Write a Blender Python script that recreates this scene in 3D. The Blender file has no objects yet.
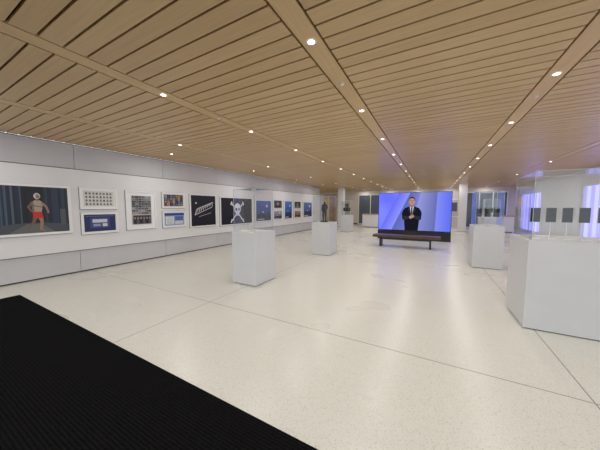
import bpy, math, random
from mathutils import Vector
random.seed(7)
S=bpy.context.scene
S.view_settings.view_transform='Standard'
S.view_settings.exposure=0.0

# ---------------------------------------------------------------- materials
def mat(name,col,rough=0.5,metal=0.0,emit=None,es=1.0,spec=0.5,noise=0.0,nscale=8.0):
    m=bpy.data.materials.new(name); m.use_nodes=True
    nt=m.node_tree; b=nt.nodes['Principled BSDF']
    b.inputs['Base Color'].default_value=(*col,1); b.inputs['Roughness'].default_value=rough
    b.inputs['Metallic'].default_value=metal; b.inputs['Specular IOR Level'].default_value=spec
    if emit:
        b.inputs['Emission Color'].default_value=(*emit,1); b.inputs['Emission Strength'].default_value=es
    if noise>0:
        tc=nt.nodes.new('ShaderNodeTexCoord'); n=nt.nodes.new('ShaderNodeTexNoise'); n.inputs['Scale'].default_value=nscale
        r=nt.nodes.new('ShaderNodeValToRGB')
        r.color_ramp.elements[0].color=(*[c*(1-noise) for c in col],1); r.color_ramp.elements[0].position=.3
        r.color_ramp.elements[1].color=(*[min(1,c*(1+noise)) for c in col],1); r.color_ramp.elements[1].position=.7
        nt.links.new(tc.outputs['Object'],n.inputs['Vector']); nt.links.new(n.outputs['Fac'],r.inputs['Fac'])
        nt.links.new(r.outputs['Color'],b.inputs['Base Color'])
    return m
def N(nt,t,**k):
    n=nt.nodes.new(t)
    for a,v in k.items(): setattr(n,a,v)
    return n
def M(nt,op,a,b=None):
    n=nt.nodes.new('ShaderNodeMath'); n.operation=op
    for i,x in enumerate((a,b)):
        if x is None: continue
        if isinstance(x,(int,float)): n.inputs[i].default_value=x
        else: nt.links.new(x,n.inputs[i])
    return n.outputs[0]

def geo_pos(nt):
    g=N(nt,'ShaderNodeNewGeometry'); s=N(nt,'ShaderNodeSeparateXYZ'); nt.links.new(g.outputs['Position'],s.inputs[0])
    return g,s

BOARD=0.165
def wood_ceiling(name,along='X',k=1.0):
    m=bpy.data.materials.new(name); m.use_nodes=True; nt=m.node_tree; b=nt.nodes['Principled BSDF']
    g,s=geo_pos(nt)
    cmb=N(nt,'ShaderNodeCombineXYZ')
    if along=='X':
        nt.links.new(M(nt,'MULTIPLY',s.outputs['X'],0.8),cmb.inputs[0]); nt.links.new(M(nt,'MULTIPLY',s.outputs['Y'],22),cmb.inputs[1])
        idx=M(nt,'ADD',M(nt,'FLOOR',M(nt,'DIVIDE',s.outputs['Y'],BOARD)),M(nt,'MULTIPLY',M(nt,'FLOOR',M(nt,'DIVIDE',M(nt,'ADD',s.outputs['X'],20*2.05-1.1),2.05)),37.3))
    else:
        nt.links.new(M(nt,'MULTIPLY',s.outputs['X'],22),cmb.inputs[0]); nt.links.new(M(nt,'MULTIPLY',s.outputs['Y'],0.8),cmb.inputs[1])
        idx=M(nt,'FLOOR',M(nt,'DIVIDE',s.outputs['Y'],2.4))
    wn=N(nt,'ShaderNodeTexWhiteNoise',noise_dimensions='1D'); nt.links.new(idx,wn.inputs['W'])
    nt.links.new(M(nt,'MULTIPLY',wn.outputs['Value'],30),cmb.inputs[2])
    n=N(nt,'ShaderNodeTexNoise'); n.inputs['Scale'].default_value=2.0; n.inputs['Detail'].default_value=6
    nt.links.new(cmb.outputs[0],n.inputs['Vector'])
    f=M(nt,'ADD',M(nt,'MULTIPLY',n.outputs['Fac'],0.75),M(nt,'MULTIPLY',wn.outputs['Value'],0.22))
    r=N(nt,'ShaderNodeValToRGB')
    r.color_ramp.elements[0].position=.2; r.color_ramp.elements[0].color=(.54*k,.352*k,.168*k,1)
    r.color_ramp.elements[1].position=.8; r.color_ramp.elements[1].color=(.68*k,.475*k,.243*k,1)
    nt.links.new(f,r.inputs['Fac']); nt.links.new(r.outputs['Color'],b.inputs['Base Color'])
    b.inputs['Roughness'].default_value=.36
    return m
M_wood=wood_ceiling('oak_slats'); M_woodY=wood_ceiling('oak_channel','Y',1.08)

def floor_mat():
    m=bpy.data.materials.new('terrazzo'); m.use_nodes=True; nt=m.node_tree; b=nt.nodes['Principled BSDF']
    g,s=geo_pos(nt)
    v=N(nt,'ShaderNodeTexVoronoi'); v.inputs['Scale'].default_value=150; nt.links.new(g.outputs['Position'],v.inputs['Vector'])
    r=N(nt,'ShaderNodeValToRGB'); r.color_ramp.interpolation='CONSTANT'
    e=r.color_ramp.elements
    e[0].position=0; e[0].color=(.63,.62,.565,1); e[1].position=.10; e[1].color=(.745,.755,.71,1)
    a=e.new(.55); a.color=(.765,.775,.735,1); a=e.new(.88); a.color=(.79,.80,.765,1)
    sp=N(nt,'ShaderNodeSeparateColor'); nt.links.new(v.outputs['Color'],sp.inputs[0]); nt.links.new(sp.outputs[0],r.inputs['Fac'])
    def joint(c,off,per,w):
        t=M(nt,'MODULO',M(nt,'ADD',c,off+per*20),per)
        t=M(nt,'ABSOLUTE',M(nt,'SUBTRACT',t,per/2))
        return M(nt,'LESS_THAN',t,w)
    jx=joint(s.outputs['X'],3.05+2.1,4.2,.005); jy=joint(s.outputs['Y'],-2.62+2.05,4.1,.005)
    j=M(nt,'MAXIMUM',jx,jy)
    mx=N(nt,'ShaderNodeMix',data_type='RGBA'); nt.links.new(j,mx.inputs[0]); nt.links.new(r.outputs['Color'],mx.inputs[6]); mx.inputs[7].default_value=(.29,.28,.26,1)
    nt.links.new(mx.outputs[2],b.inputs['Base Color'])
    n=N(nt,'ShaderNodeTexNoise'); n.inputs['Scale'].default_value=.6; nt.links.new(g.outputs['Position'],n.inputs['Vector'])
    nt.links.new(M(nt,'ADD',M(nt,'MULTIPLY',n.outputs['Fac'],.06),.25),b.inputs['Roughness'])
    b.inputs['Specular IOR Level'].default_value=.36
    return m
def carpet_mat():
    m=bpy.data.materials.new('ribbed_mat_black'); m.use_nodes=True; nt=m.node_tree; b=nt.nodes['Principled BSDF']
    g,s=geo_pos(nt)
    w=M(nt,'SINE',M(nt,'MULTIPLY',s.outputs['Y'],2*math.pi/0.022))
    n=N(nt,'ShaderNodeTexNoise'); n.inputs['Scale'].default_value=140; nt.links.new(g.outputs['Position'],n.inputs['Vector'])
    f=M(nt,'ADD',M(nt,'MULTIPLY',w,.12),n.outputs['Fac'])
    r=N(nt,'ShaderNodeValToRGB'); r.color_ramp.elements[0].position=.3; r.color_ramp.elements[0].color=(.002,.002,.0025,1)
    r.color_ramp.elements[1].position=.9; r.color_ramp.elements[1].color=(.016,.016,.018,1)
    nt.links.new(f,r.inputs['Fac']); nt.links.new(r.outputs['Color'],b.inputs['Base Color'])
    bp=N(nt,'ShaderNodeBump'); bp.inputs['Distance'].default_value=.003; nt.links.new(f,bp.inputs['Height']); nt.links.new(bp.outputs[0],b.inputs['Normal'])
    b.inputs['Roughness'].default_value=.95; b.inputs['Specular IOR Level'].default_value=.04
    return m
def acrylic_mat():
    m=bpy.data.materials.new('clear_acrylic'); m.use_nodes=True; nt=m.node_tree
    nt.nodes.remove(nt.nodes['Principled BSDF']); o=nt.nodes['Material Output']
    t=N(nt,'ShaderNodeBsdfTransparent'); t.inputs[0].default_value=(.95,.965,.965,1)
    gl=N(nt,'ShaderNodeBsdfGlossy'); gl.inputs['Roughness'].default_value=.0
    fr=N(nt,'ShaderNodeLayerWeight'); fr.inputs[0].default_value=.5
    f=M(nt,'ADD',M(nt,'MULTIPLY',M(nt,'POWER',fr.outputs['Facing'],5.0),.85),.07)
    mx=N(nt,'ShaderNodeMixShader'); nt.links.new(f,mx.inputs[0]); nt.links.new(t.outputs[0],mx.inputs[1]); nt.links.new(gl.outputs[0],mx.inputs[2])
    nt.links.new(mx.outputs[0],o.inputs[0]); return m
def screen_mat():
    m=bpy.data.materials.new('led_video'); m.use_nodes=True; nt=m.node_tree
    nt.nodes.remove(nt.nodes['Principled BSDF']); o=nt.nodes['Material Output']
    tc=N(nt,'ShaderNodeTexCoord'); n=N(nt,'ShaderNodeTexNoise'); n.inputs['Scale'].default_value=.9; n.inputs['Detail'].default_value=1
    nt.links.new(tc.outputs['Object'],n.inputs[0])
    r=N(nt,'ShaderNodeValToRGB'); e=r.color_ramp.elements
    e[0].position=.3; e[0].color=(.10,.12,.80,1); e[1].position=.7; e[1].color=(.20,.22,.98,1)
    nt.links.new(n.outputs['Fac'],r.inputs[0])
    em=N(nt,'ShaderNodeEmission'); em.inputs[1].default_value=1.35; nt.links.new(r.outputs[0],em.inputs[0]); nt.links.new(em.outputs[0],o.inputs[0]); return m
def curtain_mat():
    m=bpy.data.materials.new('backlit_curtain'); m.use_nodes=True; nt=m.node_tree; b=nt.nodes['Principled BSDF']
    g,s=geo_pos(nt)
    w=M(nt,'SINE',M(nt,'MULTIPLY',s.outputs['Y'],2*math.pi/.5)); f=M(nt,'ADD',M(nt,'MULTIPLY',w,.35),.5)  # light and dark of the folds painted as stripes into the emission
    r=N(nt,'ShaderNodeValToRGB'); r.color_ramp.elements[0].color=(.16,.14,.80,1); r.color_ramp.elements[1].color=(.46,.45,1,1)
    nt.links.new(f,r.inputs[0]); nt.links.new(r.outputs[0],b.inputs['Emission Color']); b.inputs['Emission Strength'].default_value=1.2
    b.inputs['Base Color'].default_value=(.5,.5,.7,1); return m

def E(c,s=1.0,n='led_px'):
    m=bpy.data.materials.new(n); m.use_nodes=True; nt=m.node_tree; nt.nodes.remove(nt.nodes['Principled BSDF'])
    e=N(nt,'ShaderNodeEmission'); e.inputs[0].default_value=(*c,1); e.inputs[1].default_value=s
    nt.links.new(e.outputs[0],nt.nodes['Material Output'].inputs[0]); return m
M_floor=floor_mat(); M_carpet=carpet_mat(); M_acr=acrylic_mat(); M_scr=screen_mat(); M_cur=curtain_mat()
M_acre=mat('acrylic_edge',(.50,.56,.56),.2,emit=None)
M_white=mat('white_paint',(.80,.80,.81),.55,noise=.02,nscale=2)
M_plinth=mat('plinth_white',(.67,.69,.72),.45,noise=.02,nscale=3)
M_grey=mat('grey_panel',(.60,.60,.62),.5,noise=.03,nscale=1.5)
M_dark=mat('dark_reveal',(.03,.03,.03),.7)
M_black=mat('black',(.008,.008,.009),.35)
M_plen=mat('plenum_black',(.012,.010,.008),.9)
M_bench=mat('bench_walnut',(.09,.048,.028),.4,noise=.25,nscale=5)
M_ring=mat('light_trim',(.8,.8,.78),.4)
M_lamp=E((1,.96,.88),8,'lamp_lens')
M_frame=mat('frame_white',(.88,.88,.88),.4)
M_fshade=mat('frame_painted_shadow',(.16,.16,.17),.6)  # dark grey standing in for the shadow around each frame
M_fgrey=mat('frame_silver',(.45,.45,.46),.4)
M_blackglass=mat('black_glass',(.01,.011,.014),.25,spec=.3)
M_dimglass=mat('dim_window_glass',(.10,.12,.15),.1)
M_steel=mat('steel',(.6,.6,.62),.3,1.0)
M_bronze=mat('dark_bronze',(.006,.006,.007),.5,0,spec=.25)
M_oakwall=mat('oak_wall',(.45,.30,.16),.5,noise=.15,nscale=3)
M_warm=mat('warm_wall',(.66,.61,.53),.6,noise=.03)
pal={}
def P(r,g,b,rough=.35):
    k=(r,g,b)
    if k not in pal:
        lin=[(x/255)**2.2 for x in k]; pal[k]=mat('ink_%d_%d_%d'%k,lin,rough)
    return pal[k]

# ---------------------------------------------------------------- mesh builder
class MB:
    def __init__(s): s.v=[];s.f=[];s.mi=[];s.m=[];s.sm=[]
    def mid(s,m):
        if m not in s.m: s.m.append(m)
        return s.m.index(m)
    def face(s,pts,m,smooth=False):
        i=len(s.v); s.v+= [tuple(p) for p in pts]; s.f.append(tuple(range(i,i+len(pts)))); s.mi.append(s.mid(m)); s.sm.append(smooth)
    def box(s,x0,x1,y0,y1,z0,z1,m):
        i=len(s.v); s.v+=[(x0,y0,z0),(x1,y0,z0),(x1,y1,z0),(x0,y1,z0),(x0,y0,z1),(x1,y0,z1),(x1,y1,z1),(x0,y1,z1)]
        for f in ((0,3,2,1),(4,5,6,7),(0,1,5,4),(1,2,6,5),(2,3,7,6),(3,0,4,7)):
            s.f.append(tuple(i+k for k in f)); s.mi.append(s.mid(m)); s.sm.append(False)
    def cyl(s,cx,cy,z0,z1,r0,r1,m,n=20,caps=True):
        i=len(s.v)
        for k in range(n):
            a=2*math.pi*k/n; s.v.append((cx+r0*math.cos(a),cy+r0*math.sin(a),z0)); s.v.append((cx+r1*math.cos(a),cy+r1*math.sin(a),z1))
        for k in range(n):
            a=i+2*k;b=i+2*((k+1)%n); s.f.append((a,b,b+1,a+1)); s.mi.append(s.mid(m)); s.sm.append(True)
        if caps:
            s.f.append(tuple(i+2*k for k in reversed(range(n)))); s.mi.append(s.mid(m)); s.sm.append(False)
            s.f.append(tuple(i+2*k+1 for k in range(n))); s.mi.append(s.mid(m)); s.sm.append(False)
    def build(s,name,parent=None,bevel=0,center=True):
        if center:
            lo=[min(v[k] for v in s.v) for k in range(3)]; hi=[max(v[k] for v in s.v) for k in range(3)]
            c=Vector([(a+b)/2 for a,b in zip(lo,hi)])
        else: c=Vector((0,0,0))
        me=bpy.data.meshes.new(name); me.from_pydata([tuple(Vector(v)-c) for v in s.v],[],s.f)
        for m in s.m: me.materials.append(m)
        for p,k,sm in zip(me.polygons,s.mi,s.sm): p.material_index=k; p.use_smooth=sm
        me.update(); o=bpy.data.objects.new(name,me); S.collection.objects.link(o)
        if parent:
            o.parent=parent; o.location=c-parent.location
        else: o.location=c
        if bevel:
            b=o.modifiers.new('bevel','BEVEL'); b.width=bevel; b.segments=2; b.limit_method='ANGLE'
        return o
def empty(name,loc):
    o=bpy.data.objects.new(name,None); o.location=loc; o.empty_display_size=.2; S.collection.objects.link(o); return o

CH=2.9; LW=-7.1; RW=5.0; BK=21.0; FR=-4.0; LEND=16.0; LX=-12.0
# ---------------------------------------------------------------- shell
b=MB(); b.box(LX,RW+.2,FR,BK+.2,-.1,0,M_floor); b.build('floor')
b=MB()
chan=[-5.05,-3.0,-.95,1.1,3.15]; hw=.085; gap=.02
b.box(LX,RW+.2,LEND,BK+.2,CH+.05,CH+.12,M_plen); b.box(LW-.2,RW+.2,FR,LEND,CH+.05,CH+.12,M_plen)
edges=[LW]+chan+[RW]
bays=[]
for i in range(len(edges)-1):
    x0=edges[i]+(hw+gap if i>0 else 0); x1=edges[i+1]-(hw+gap if i<len(edges)-2 else 0); bays.append((x0,x1,FR,BK))
bays.append((LX,LW-.01,LEND+.0,BK))
for (x0,x1,ya,yb) in bays:
    k=int(math.floor(ya/BOARD))
    while k*BOARD<yb:
        y0=max(ya,k*BOARD); y1=min(yb,(k+1)*BOARD-gap)
        if y1-y0>.02: b.box(x0,x1,y0,y1,CH,CH+.03,M_wood)
        k+=1
for c in chan: b.box(c-hw,c+hw,FR,BK,CH,CH+.03,M_woodY)
b.build('ceiling')
# left wall
b=MB()
b.box(LW-.22,LW-.02,FR,LEND,0,CH,M_dark)
ys=[FR]; y=2.45-4*2.05
while y<LEND-.5:
    if y>FR+.3: ys.append(y)
    y+=2.05
ys.append(LEND)
for a,c in zip(ys[:-1],ys[1:]):
    b.box(LW-.02,LW,a+.004,c-.004,.03,.50,M_grey)
    b.box(LW-.02,LW,a+.004,c-.004,2.36,CH-.02,M_grey)
b.box(LW-.02,LW+.05,FR,LEND-.05,.52,2.34,M_white)
b.box(LX,LW-.22,LEND-.2,LEND,0,CH,M_warm)
b.build('wall_left')
b=MB(); b.box(LX-.2,LX,LEND-.2,BK+.2,0,CH,M_warm); b.build('wall_recess')
# back wall
b=MB()
b.box(LX,RW+.2,BK,BK+.2,0,CH,M_warm)
for (x0,x1) in ((-11.5,-10.3),(-8.9,-7.6)):
    b.box(x0,x1,BK-.03,BK,0,CH-.25,M_oakwall)
b.build('wall_back')
def back_window(x0,x1,k,nm=3):
    b=MB(); y=BK
    b.box(x0,x1,y-.02,y-.002,.1,2.5,M_dimglass)
    for i in range(nm+1):
        xx=x0+(x1-x0)*i/nm; b.box(xx-.03,xx+.03,y-.07,y-.02,.1,2.5,M_ring)
    b.box(x0-.03,x1+.03,y-.07,y-.02,2.5,2.56,M_ring); b.box(x0-.03,x1+.03,y-.07,y-.02,.05,.1,M_ring)
    b.build('window_%d'%k)
back_window(-5.6,-2.6,6); back_window(-1.9,.4,7,2); back_window(2.1,4.4,8)
# right wall with window bays
b=MB()
bayw=[(-3.4,-.6),(.0,2.8),(3.4,6.2),(7.6,13.3),(17.3,20.6)]
b.box(RW,RW+.2,FR,BK,2.32,CH,M_white); b.box(RW,RW+.2,FR,BK,0,.12,M_white)
prev=FR
for (a,c) in bayw:
    b.box(RW,RW+.2,prev,a,.12,2.32,M_white); prev=c
b.box(RW,RW+.2,prev,BK,.12,2.32,M_white)
b.build('wall_right')
def curtain(x,ya,yb,za,zb,name,m=M_cur):
    b=MB(); n=int((yb-ya)/.03)
    pts=[(x+.035*math.sin((ya+(yb-ya)*k/n)*2*math.pi/.25),ya+(yb-ya)*k/n) for k in range(n+1)]
    b.mid(m)
    for k in range(n+1):
        b.v.append((pts[k][0],pts[k][1],za)); b.v.append((pts[k][0],pts[k][1],zb))
    for k in range(n):
        b.f.append((2*k,2*k+2,2*k+3,2*k+1)); b.mi.append(0); b.sm.append(True)
    return b.build(name)
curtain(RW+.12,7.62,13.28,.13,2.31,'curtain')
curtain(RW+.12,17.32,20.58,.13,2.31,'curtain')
for k,(a,c) in enumerate(bayw):
    b=MB()
    for yy in (a,(a+c)/2-.02,c-.04): b.box(RW+.005,RW+.05,yy,yy+.04,.12,2.32,M_ring)
    b.box(RW+.005,RW+.05,a,c,.12,.16,M_ring); b.box(RW+.005,RW+.05,a,c,2.28,2.32,M_ring)
    b.build('window_%d'%(k+1))
# front (behind camera) glazed wall: mullions
b=MB(); b.box(LW-.2,RW+.2,FR-.1,FR,2.6,CH,M_white)
x=LW-.2
while x<RW+.3: b.box(x-.04,x+.04,FR-.1,FR,0,2.6,M_steel); x+=2.05
b.build('wall_front')
b=MB(); b.box(LX,-5.7,BK-.045,BK-.03,0,.1,M_dark); b.build('baseboard_back')
# columns
for (cx,cy) in ((-6.0,17.6),(1.6,17.6)):
    b=MB(); b.box(cx-.2,cx+.2,cy-.2,cy+.2,0,CH,M_white); b.box(cx-.205,cx+.205,cy-.205,cy+.205,0,.08,M_steel); b.build('column')
b=MB(); b.box(-6.15,4.2,FR+.3,1.28,0,.006,M_carpet); b.build('entrance_mat')

# ---------------------------------------------------------------- lights
yl=[1.95+1.68*k for k in range(-3,12)]
lx=[-5.05,-3.0,-.95,1.1,3.15]
b=MB()
def fixture(x,y,r=.03):
    n=20; z=CH-.004
    for k in range(n):
        a0=2*math.pi*k/n;a1=2*math.pi*(k+1)/n
        b.face([(x+(r+.015)*math.cos(a0),y+(r+.015)*math.sin(a0),z),(x+r*math.cos(a0),y+r*math.sin(a0),z-.003),(x+r*math.cos(a1),y+r*math.sin(a1),z-.003),(x+(r+.015)*math.cos(a1),y+(r+.015)*math.sin(a1),z)],M_ring)
    b.face([(x+r*math.cos(-2*math.pi*k/n),y+r*math.sin(-2*math.pi*k/n),z-.001) for k in range(n)],M_lamp)
ld=bpy.data.lights.new('downlight','AREA'); ld.shape='DISK'; ld.size=.055; ld.energy=7.6; ld.color=(1,.975,.94)
lw=bpy.data.lights.new('wallwasher','AREA'); lw.shape='DISK'; lw.size=.05; lw.energy=7.5; lw.color=(1,.98,.96)
def lamp(x,y,data,rot=(0,0,0)):
    o=bpy.data.objects.new('downlight_lamp',data); o.location=(x,y,CH-.012); o.rotation_euler=rot; S.collection.objects.link(o)
for x in lx:
    for j,y in enumerate(yl):
        if x in(-5.05,3.15) and j%2: continue
        fixture(x,y); lamp(x,y,ld)
for j,y in enumerate(yl):
    if y<LEND-.5 and j%2==0: fixture(-6.1,y+.5,.028); lamp(-6.1,y+.5,lw)
for y in (17.5,19.5):
    for x in (-8.5,-10.5): fixture(x,y); lamp(x,y,ld)
for (x,y) in ((-.95,2.75),(1.1,4.2),(-3.0,2.85),(-.95,7.8)):
    b.cyl(x,y,CH-.02,CH,.012,.03,M_ring,12)
b.build('recessed_downlights')

w=bpy.data.worlds.new('world'); S.world=w; w.use_nodes=True
w.node_tree.nodes['Background'].inputs[0].default_value=(.88,.93,1,1); w.node_tree.nodes['Background'].inputs[1].default_value=1.6

# ---------------------------------------------------------------- display cases
def case(x0,x1,y0,y1,h,top,name='display_case'):
    e=empty(name,((x0+x1)/2,(y0+y1)/2,0))
    b=MB(); b.box(x0,x1,y0,y1,0.012,h,M_plinth); b.build('plinth',e,bevel=.004)
    b=MB(); b.box(x0+.02,x1-.02,y0+.02,y1-.02,0,.012,M_dark); b.build('plinth_foot',e)
    i=.03
    a0,a1,c0,c1=x0+i,x1-i,y0+i,y1-i
    b=MB()
    b.face([(a0,c0,h),(a1,c0,h),(a1,c0,top),(a0,c0,top)],M_acr); b.face([(a1,c1,h),(a0,c1,h),(a0,c1,top),(a1,c1,top)],M_acr)
    b.face([(a0,c1,h),(a0,c0,h),(a0,c0,top),(a0,c1,top)],M_acr); b.face([(a1,c0,h),(a1,c1,h),(a1,c1,top),(a1,c0,top)],M_acr)
    b.face([(a0,c0,top),(a1,c0,top),(a1,c1,top),(a0,c1,top)],M_acr)
    b.build('acrylic_cover',e)
    b=MB(); q=.006
    for xx in (a0,a1-q):
        for yy in (c0,c1-q): b.box(xx,xx+q,yy,yy+q,h,top-.001,M_acre)
    for yy in (c0,c1-q): b.box(a0+q,a1-q,yy,yy+q,top-q,top-.001,M_acre)
    for xx in (a0,a1-q): b.box(xx,xx+q,c0,c1,top-q,top-.001,M_acre)
    b.build('cover_edges',e)
    return e
case1=case(-3.45,-2.87,3.54,4.2,1.02,1.85)
case2=case(-3.34,-2.75,6.93,7.65,1.02,1.85)
case3=case(.92,1.52,7.3,8.1,1.04,1.88)
case4=case(1.04,2.7,3.89,4.69,1.10,1.93)
case5=case(-4.9,-4.3,14.2,14.9,1.02,1.85)
case6=case(2.0,2.6,13.2,13.9,1.02,1.85)

def rack(xs,y,z,h0,name,par,w=.10,h=.15):
    b=MB()
    for x in xs:
        b.box(x-w/2,x+w/2,y,y+.010,z,z+h,M_blackglass)
        b.box(x-w/2-.003,x+w/2+.003,y+.010,y+.014,z-.003,z+h+.003,M_fgrey)
        b.box(x-.004,x+.004,y+.014,y+.022,h0,z+h/2,M_steel)
        b.cyl(x,y+.018,h0,h0+.008,.035,.035,M_steel,16)
        b.box(x-.035,x+.035,y-.10,y-.04,h0,h0+.006,M_frame)
    b.build(name,par)
rack([1.19,1.34,1.49,1.64,1.80,1.97,2.14,2.31,2.48],4.26,1.31,1.10,'tablet_display_rack',case4,.092,.18)
rack([1.04,1.22,1.40],7.6,1.26,1.04,'tablet_display_rack',case3,.12,.20)
rack([-4.77,-4.6,-4.43],14.5,1.26,1.02,'tablet_display_rack',case5,.11,.20)
rack([2.13,2.3,2.47],13.5,1.26,1.02,'tablet_display_rack',case6,.11,.20)
b=MB()
for (x,y,hh) in ((-3.3,3.85,.10),(-3.16,3.8,.14),(-3.03,3.9,.09)):
    b.cyl(x,y,1.02,1.026,.03,.03,M_steel,16); b.cyl(x,y,1.026,1.02+hh,.003,.003,M_steel,8)
    b.cyl(x,y,1.02+hh,1.02+hh+.012,.03,.022,M_frame,16); b.cyl(x,y,1.02+hh+.012,1.02+hh+.02,.022,.008,M_fgrey,16)
b.build('pin_badge_stands',case1)
b=MB(); b.face([(-3.35,3.66,1.021),(-3.15,3.66,1.021),(-3.15,3.72,1.05),(-3.35,3.72,1.05)],M_frame); b.face([(-3.35,3.72,1.021),(-3.35,3.72,1.05),(-3.15,3.72,1.05),(-3.15,3.72,1.021)],M_frame); b.build('label_card',case1)

def skin(name,verts,edges,rad,m,loc,root=0,scale=1,par=None):
    me=bpy.data.meshes.new(name); me.from_pydata([tuple(Vector(v)*scale) for v in verts],edges,[]); me.materials.append(m)
    o=bpy.data.objects.new(name,me); o.location=loc; S.collection.objects.link(o)
    if par: o.parent=par; o.location=Vector(loc)-par.location
    o.modifiers.new('skin','SKIN')
    for i,r in enumerate(rad):
        sv=me.skin_vertices[0].data[i]; sv.radius=(r[0]*scale,r[1]*scale) if isinstance(r,tuple) else (r*scale,r*scale)
        sv.use_root=(i==root)
    s=o.modifiers.new('sub','SUBSURF'); s.levels=1; s.render_levels=2
    return o
V=[(0,0,.93),(0,0,1.12),(0,.01,1.38),(0,.0,1.5),(0,-.01,1.62),(0,-.01,1.74),
   (.19,0,1.42),(.24,.02,1.15),(.16,-.14,1.02),(-.19,0,1.42),(-.25,.02,1.15),(-.22,-.06,.90),
   (.10,0,.88),(.11,-.02,.48),(.11,.02,.06),(.12,-.13,.03),(-.10,0,.88),(-.13,.0,.48),(-.14,.04,.06),(-.15,-.11,.03),
   (.10,-.20,1.0),(-.21,-.1,.82)]
Ed=[(0,1),(1,2),(2,3),(3,4),(4,5),(2,6),(6,7),(7,8),(2,9),(9,10),(10,11),(0,12),(12,13),(13,14),(14,15),(0,16),(16,17),(17,18),(18,19),(8,20),(11,21)]
R=[(.17,.12),(.16,.12),(.20,.13),(.07,.07),(.095,.11),(.085,.10),.085,.065,.05,.085,.065,.05,.11,.085,.06,.045,.11,.085,.06,.045,.04,.04]
skin('bronze_statuette',V,Ed,R,M_bronze,(-3.05,7.28,1.055),0,.36,case2)
b=MB(); b.box(-3.15,-2.95,7.18,7.38,1.021,1.056,M_black); b.build('statuette_base',case2)

# ---------------------------------------------------------------- bench
e=empty('bench',(-.85,9.85,0))
b=MB(); b.box(-2.0,.3,9.6,10.1,.36,.45,M_bench); b.build('seat',e,bevel=.006)
b=MB()
for x in (-1.75,-.05): b.box(x,x+.06,9.65,10.05,0,.36,M_black)
b.box(-1.69,-.05,9.83,9.87,.26,.32,M_black); b.build('legs',e)

# ---------------------------------------------------------------- LED screen
SX0,SX1,SZ0,SZ1,SY=-2.27,.72,.44,2.16,12.2
e=empty('video_wall_screen',((SX0+SX1)/2,SY+.1,0))
b=MB(); b.box(SX0-.02,SX1+.02,SY+.002,SY+.18,SZ0-.02,SZ1+.02,M_black); b.box(SX0-.02,SX1+.02,SY-.05,SY+.35,0,.40,M_black); b.box(SX0+.2,SX1-.2,SY+.05,SY+.15,.4,.43,M_black); b.build('housing',e)
b=MB(); b.face([(SX0,SY,SZ0),(SX1,SY,SZ0),(SX1,SY,SZ1),(SX0,SY,SZ1)],M_scr); b.build('display',e)
b=MB(); L=[0]
c=.485
def sp(pts,m,k=.92,kz=.95):
    L[0]+=1; yy=SY-.0008*L[0]
    b.face([(SX0+ (SX1-SX0)*(c+(u-c)*k), yy, SZ0+(SZ1-SZ0)*v*kz) for u,v in pts],m)
def ell(cx,cy,rx,ry,n=24,a0=0,a1=360): return [(cx+rx*math.cos(math.radians(a0+(a1-a0)*k/n)),cy+ry*math.sin(math.radians(a0+(a1-a0)*k/n))) for k in range(n if a1-a0==360 else n+1)]
def lerp(a,b_,t): return (a[0]+(b_[0]-a[0])*t,a[1]+(b_[1]-a[1])*t)
def band(p0,p1,q0,q1,ca,cb,n=10):
    for k in range(n):
        t0,t1=k/n,(k+1)/n
        col=[ca[i]+(cb[i]-ca[i])*(k+.5)/n for i in range(3)]
        b.face([(SX0+(SX1-SX0)*u,SY-.0004,SZ0+(SZ1-SZ0)*v) for u,v in (lerp(p0,q0,t0),lerp(p1,q1,t0),lerp(p1,q1,t1),lerp(p0,q0,t1))],E(col,1.15,'video_background'))
band((.30,1),(.02,.0),(.46,1),(.20,.0),(.12,.14,.80),(.24,.26,.85))
band((.46,1),(.20,.0),(.60,1),(.46,.0),(.10,.12,.42),(.17,.19,.56))
band((.60,1),(.46,.0),(.82,1),(.80,.0),(.26,.28,.62),(.12,.14,.40))
band((.82,1),(.80,.0),(.999,1),(.999,.0),(.20,.24,.78),(.10,.14,.80))
suit=E((.010,.010,.018)); suit2=E((.028,.028,.045)); skinc=E((.50,.28,.20)); hair=E((.03,.02,.016)); shirt=E((.55,.58,.7)); skd=E((.32,.16,.11))
sp([(c-.10,0),(c-.115,.30),(c-.14,.30),(c-.15,.48),(c-.13,.57),(c-.105,.625),(c-.04,.67),(c+.04,.67),(c+.105,.625),(c+.13,.57),(c+.15,.48),(c+.14,.30),(c+.115,.30),(c+.10,0)],suit)
sp([(c-.028,.67),(c-.032,.74),(c+.032,.74),(c+.028,.67),(c,.62)],skd)
sp([(c-.032,.68),(c-.008,.42),(c+.008,.42),(c+.032,.68),(c,.63)],shirt)
sp([(c-.009,.64),(c-.011,.46),(c,.42),(c+.011,.46),(c+.009,.64)],suit)
sp([(c-.036,.69),(c-.062,.56),(c-.045,.55),(c-.010,.41),(c-.018,.55)],suit2)
sp([(c+.036,.69),(c+.062,.56),(c+.045,.55),(c+.010,.41),(c+.018,.55)],suit2)
sp(ell(c,.835,.048,.105),hair)
sp([(c+x*1,.80+y) for x,y in [(-.04,.045),(-.041,-.01),(-.034,-.06),(-.018,-.092),(0,-.1),(.018,-.092),(.034,-.06),(.041,-.01),(.04,.045),(.03,.085),(0,.1),(-.03,.085)]],skinc)
sp(ell(c-.043,.80,.006,.022,10),skinc); sp(ell(c+.043,.80,.006,.022,10),skinc)
for d in (-.017,.017):
    sp(ell(c+d,.812,.007,.008,10),hair); sp([(c+d-.009,.832),(c+d+.009,.832),(c+d+.009,.84),(c+d-.009,.84)],hair)
sp([(c-.002,.81),(c-.007,.772),(c+.007,.772),(c+.002,.81)],skd); sp(ell(c,.745,.013,.006,12),skd)
sp([(c-.13,.40),(c-.12,.28),(c-.03,.33),(c-.035,.40),(c-.10,.40)],suit2)
sp([(c+.13,.40),(c+.12,.28),(c+.03,.35),(c+.035,.42),(c+.10,.40)],suit2)
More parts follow.
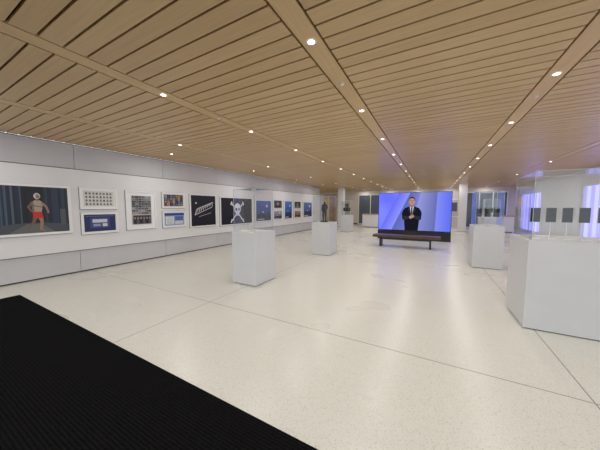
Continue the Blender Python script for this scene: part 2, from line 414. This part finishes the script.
sp(ell(c-.014,.37,.024,.042,14),skinc); sp(ell(c+.018,.395,.022,.038,14),skinc)
for k in range(4): sp([(c-.012+.004*k,.36+.018*k),(c+.022,.348+.018*k),(c+.024,.360+.018*k),(c-.010+.004*k,.371+.018*k)],skd if k%2 else skinc)
b.build('presenter_image',e)

# ---------------------------------------------------------------- framed art
class Art:
    def __init__(s,name,y0,y1,z0,z1,fm=M_frame,fw=.04,matw=.0):
        s.e=empty(name,(LW+.05,(y0+y1)/2,(z0+z1)/2)); b=MB(); X=LW+.062; d=.035
        b.box(LW+.05,X,y0-.006,y1+.006,z0-.012,z1+.004,M_fshade)  # slab slightly larger than the frame, coloured as its shadow outline
        b.box(X,X+d,y0,y1,z0,z0+fw,fm); b.box(X,X+d,y0,y1,z1-fw,z1,fm); b.box(X,X+d,y0,y0+fw,z0+fw,z1-fw,fm); b.box(X,X+d,y1-fw,y1,z0+fw,z1-fw,fm)
        b.box(X,X+.012,y0+fw,y1-fw,z0+fw,z1-fw,M_frame); b.build('frame',s.e)
        s.y0,s.y1,s.z0,s.z1=y0+fw+matw,y1-fw-matw,z0+fw+matw,z1-fw-matw; s.x=X+.013; s.b=MB()
    def poly(s,pts,m):
        s.x+=.0002; s.b.face([(s.x,s.y0+(s.y1-s.y0)*u,s.z0+(s.z1-s.z0)*v) for u,v in pts],m); return s
    def flat(s,pts,m):
        s.b.face([(s.x,s.y0+(s.y1-s.y0)*u,s.z0+(s.z1-s.z0)*v) for u,v in pts],m); return s
    def rect(s,u0,v0,u1,v1,m): return s.poly([(u0,v0),(u1,v0),(u1,v1),(u0,v1)],m)
    def ell(s,cx,cy,rx,ry,m,n=20): return s.poly(ell(cx,cy,rx,ry,n),m)
    def line(s,u0,v0,u1,v1,w,m):
        dx,dy=u1-u0,v1-v0; l=math.hypot(dx,dy) or 1; nx,ny=-dy/l*w/2,dx/l*w/2
        return s.poly([(u0+nx,v0+ny),(u0-nx,v0-ny),(u1-nx,v1-ny),(u1+nx,v1+ny)],m)
    def limb(s,pts,ws,m):
        for k in range(len(pts)-1):
            (u0,v0),(u1,v1)=pts[k],pts[k+1]; dx,dy=u1-u0,v1-v0; l=math.hypot(dx,dy); nx,ny=-dy/l/2,dx/l/2
            s.poly([(u0+nx*ws[k],v0+ny*ws[k]),(u0-nx*ws[k],v0-ny*ws[k]),(u1-nx*ws[k+1],v1-ny*ws[k+1]),(u1+nx*ws[k+1],v1+ny*ws[k+1])],m)
            s.ell(u1,v1,ws[k+1]/2,ws[k+1]/2,m,12)
        return s
    def done(s): s.b.build('print',s.e)
rnd=random.Random(3)
# 1 photo of costumed running figure in a curtained corridor
a=Art('framed_photograph',1.10,2.32,.93,1.96,fw=.05)
a.rect(0,0,1,1,P(18,23,34))
a.x+=.0003
for k in range(26):
    u=k/26*.40; g=rnd.choice([(44,58,78),(32,42,58),(58,74,94),(26,34,48),(70,86,106)]); a.flat([(u,.17),(u+.0155,.17),(u+.0155,1),(u,1)],P(*g))
for k in range(22):
    u=.66+k/22*.34; g=rnd.choice([(32,42,58),(48,62,80),(26,34,48),(42,54,72)]); a.flat([(u,.17),(u+.0155,.17),(u+.0155,1),(u,1)],P(*g))
a.rect(.42,.2,.64,1,P(14,17,24)); a.rect(.46,.2,.58,.9,P(24,30,42))
a.poly([(0,0),(1,0),(1,.17),(.66,.22),(.40,.22),(0,.17)],P(70,76,84)); a.poly([(.2,0),(.8,0),(.62,.2),(.44,.2)],P(100,101,100))
a.rect(.03,.17,.12,.66,P(120,120,116)); a.rect(.88,.17,.96,.52,P(84,84,84)); a.rect(.045,.2,.105,.6,P(60,64,74))
sk=P(150,122,104); sk2=P(112,88,76)
a.limb([(.55,.40),(.525,.25),(.455,.13),(.445,.09)],[.062,.044,.028,.024],sk2)
a.limb([(.60,.40),(.625,.24),(.605,.07),(.65,.05)],[.068,.048,.030,.024],sk)
a.limb([(.52,.66),(.465,.56),(.50,.47),(.515,.46)],[.044,.034,.026,.028],sk2)
a.poly([(.515,.34),(.515,.46),(.63,.46),(.645,.33),(.585,.31)],P(196,44,34))
a.poly([(.515,.46),(.505,.58),(.505,.67),(.55,.71),(.61,.71),(.645,.67),(.645,.58),(.63,.46)],P(168,154,138)); a.poly([(.515,.46),(.505,.58),(.505,.67),(.53,.69),(.54,.46)],P(120,108,98))
a.limb([(.638,.65),(.69,.57),(.715,.47),(.715,.44)],[.044,.034,.026,.028],sk)
a.line(.505,.6,.645,.56,.015,P(90,70,56)); a.rect(.56,.70,.60,.76,sk2)
a.ell(.58,.80,.043,.066,P(205,205,200)); a.ell(.588,.785,.028,.042,sk); a.ell(.577,.795,.006,.008,P(30,30,30)); a.ell(.600,.795,.006,.008,P(30,30,30)); a.rect(.578,.762,.600,.767,P(90,50,44)); a.rect(.537,.83,.623,.842,P(120,120,120))
a.done()
# 2 diagram sheet
a=Art('framed_diagram',2.48,3.22,1.45,1.95,matw=.03); a.rect(0,0,1,1,P(212,210,202))
a.x+=.0003
for r in range(4):
    for k in range(8):
        u=.05+k*.115;v=.08+r*.23; g=P(*( (110,110,108) if (r+k)%3 else (70,80,90)))
        if (r*k)%2: a.flat([(u,v),(u+.07,v),(u+.07,v+.12),(u,v+.12)],g)
        else: a.flat([(u,v),(u+.08,v),(u+.055,v+.14),(u+.02,v+.14)],g)
a.done()
# 3 navy document
a=Art('framed_blueprint',2.48,3.22,.87,1.38,matw=.015); a.rect(0,0,1,1,P(42,50,92)); a.rect(.18,.2,.80,.80,P(64,76,128)); a.rect(.25,.52,.72,.72,P(205,208,215)); a.rect(.27,.30,.5,.44,P(150,158,185)); a.rect(.56,.28,.72,.46,P(210,210,212)); a.line(.05,.9,.95,.9,.015,P(150,160,190)); a.done()
# 4 photo grid
a=Art('framed_photo_grid',3.42,4.20,.90,1.94,matw=.09); a.rect(0,0,1,1,P(190,190,186))
for r in range(8):
    for k in range(6):
        g=rnd.choice([30,60,95,130,45,160]); a.rect(.03+k*.16,.36+r*.08,.17+k*.16,.425+r*.08,P(g,g,g))
        g2=rnd.choice([110,150,190]); a.ell(.10+k*.16,.39+r*.08,.03,.02,P(g2,g2,g2),8)
a.rect(.05,.02,.95,.32,P(60,58,56))
for k in range(6): a.ell(.13+k*.15,.22,.045,.04,P(160,140,125),12); a.poly([(.07+k*.15,.03),(.19+k*.15,.03),(.17+k*.15,.18),(.09+k*.15,.18)],P(90,90,96) if k%2 else P(36,36,40))
a.done()
# 5 collage
a=Art('framed_collage',4.39,5.14,1.47,1.94,matw=.02); a.rect(0,0,1,1,P(60,50,56))
cols=[(150,66,56),(54,76,130),(190,180,160),(86,110,80),(30,30,40),(170,136,80),(110,126,160)]
for r in range(4):
    for k in range(7): a.rect(.03+k*.137,.04+r*.235,.15+k*.137,.25+r*.235,P(*cols[(r*3+k*2)%7])); a.ell(.09+k*.137,.14+r*.235,.03,.06,P(*cols[(r+k*3+1)%7]),10)
a.done()
# 6
a=Art('framed_screenshot',4.39,5.16,.88,1.38,matw=.02); a.rect(0,0,1,1,P(140,160,200)); a.rect(0,.8,1,1,P(50,70,130)); a.rect(.06,.1,.46,.72,P(225,228,232)); a.rect(.52,.4,.94,.72,P(80,100,160)); a.rect(.52,.1,.94,.34,P(205,205,210))
for k in range(6): a.line(.1,.16+k*.09,.42,.16+k*.09,.02,P(90,90,110))
a.done()
# 7 white-line drawing
a=Art('framed_line_drawing',5.32,6.44,.82,1.94); a.rect(0,0,1,1,P(10,10,12)); W=P(210,210,210)
for k in range(7):
    a.line(.2+.09*k,.40+.045*k,.3+.09*k,.60+.03*k,.018,W); a.line(.3+.09*k,.6+.03*k,.34+.075*k,.46+.035*k,.012,W)
a.line(.15,.36,.85,.62,.02,W); a.line(.15,.36,.22,.55,.02,W); a.line(.22,.55,.88,.78,.02,W); a.line(.85,.62,.88,.78,.02,W); a.line(.3,.3,.8,.42,.012,W); a.ell(.2,.75,.03,.03,W)
a.done()
# 8 skull and crossbones
a=Art('framed_pirate_flag',6.62,8.50,.78,1.90); a.rect(0,0,1,1,P(9,9,11)); W=P(225,225,222); K=P(9,9,11)
for s1 in (1,-1):
    a.line(.5-.17,.5-.33*s1-.04,.5+.17,.5+.33*s1-.04,.035,W)
    for ss in (1,-1):
        for d in ((.0,.035),(.018,-.03)): a.ell(.5+.18*ss+d[0]*ss,.46+.34*ss*s1+d[1],.022,.04,W)
a.ell(.5,.58,.12,.24,K); a.ell(.5,.60,.105,.21,W); a.poly([(.445,.45),(.445,.32),(.555,.32),(.555,.45)],W)
a.ell(.458,.57,.030,.06,K); a.ell(.545,.57,.033,.065,P(90,130,190)); a.poly([(.5,.52),(.487,.45),(.513,.45)],K)
for k in range(4): a.line(.460+.027*k,.32,.460+.027*k,.39,.006,K)
a.done()
def scenic(nm,y0,y1,z0,z1,sky,land,hi):
    a=Art(nm,y0,y1,z0,z1)
    for k in range(8):
        t=k/8; a.flat([(0,t),(1,t),(1,t+.125),(0,t+.125)],P(*[int(x*(.6+.55*t)) for x in sky]))
    a.poly([(0,0),(1,0),(1,.30),(.8,.42),(.62,.30),(.45,.50),(.25,.28),(0,.38)],P(*land)); a.poly([(.45,.50),(.52,.42),(.46,.38),(.40,.43)],P(*hi))
    a.ell(.72,.74,.08,.07,P(*hi)); a.rect(.1,.06,.55,.10,P(*hi)); a.done()
def portrait(nm,y0,y1,z0,z1,bg,cl,skn):
    a=Art(nm,y0,y1,z0,z1); a.rect(0,0,1,1,P(*bg)); a.poly([(.15,0),(.2,.28),(.4,.38),(.6,.38),(.8,.28),(.85,0)],P(*cl)); a.rect(.43,.34,.57,.46,P(*skn)); a.ell(.5,.62,.17,.22,P(24,20,20)); a.ell(.5,.58,.135,.18,P(*skn)); a.ell(.45,.6,.018,.014,P(20,20,20)); a.ell(.55,.6,.018,.014,P(20,20,20)); a.rect(.46,.48,.54,.49,P(110,50,50)); a.done()
scenic('framed_photograph',8.7,9.95,.82,1.84,(70,95,170),(24,34,70),(200,205,220))
portrait('framed_photograph',10.12,10.95,1.42,1.88,(70,74,90),(30,30,36),(180,150,130))
scenic('framed_photograph',10.12,10.95,.86,1.34,(150,150,160),(50,56,80),(225,225,225))
scenic('framed_poster',11.15,12.0,.84,1.86,(60,110,190),(20,40,90),(190,210,230))
portrait('framed_poster',12.2,13.05,1.40,1.86,(44,44,50),(120,120,124),(150,130,120))
scenic('framed_poster',12.2,13.05,.86,1.32,(150,110,90),(50,40,40),(210,180,140))
scenic('framed_poster',13.35,14.6,.86,1.84,(90,110,170),(40,50,90),(215,220,230))

# ---------------------------------------------------------------- far background furnishings
def poster_back(x0,x1,z0,z1,c1,c2,nm='wall_poster'):
    b=MB(); y=BK
    b.box(x0,x1,y-.03,y+.0,z0,z1,M_frame); b.box(x0+.05,x1-.05,y-.034,y-.03,z0+.05,z1-.05,P(*c1)); 
    b.box(x0+.2*(x1-x0),x1-.2*(x1-x0),y-.037,y-.034,z0+.3*(z1-z0),z1-.2*(z1-z0),P(*c2)); b.build(nm)
poster_back(-7.3,-6.3,.7,2.1,(190,185,175),(90,80,70)); poster_back(.7,1.8,.8,2.1,(200,195,180),(90,90,110))
for x0 in (-4.6,2.6):
    b=MB(); b.box(x0,x0+1.6,18.3,18.9,.05,.95,M_white); b.box(x0-.04,x0+1.64,18.26,18.94,.95,1.0,M_oakwall); b.box(x0+.05,x0+1.55,18.35,18.85,0,.05,M_dark); b.build('reception_counter')

# ---------------------------------------------------------------- camera
cam=bpy.data.cameras.new('camera'); cam.sensor_width=36; cam.lens=36*243/600; cam.clip_start=.05
co=bpy.data.objects.new('camera',cam); co.location=(0,0,1.5); co.rotation_euler=(math.radians(90-4.2),0,math.radians(28.5)); S.collection.objects.link(co); S.camera=co
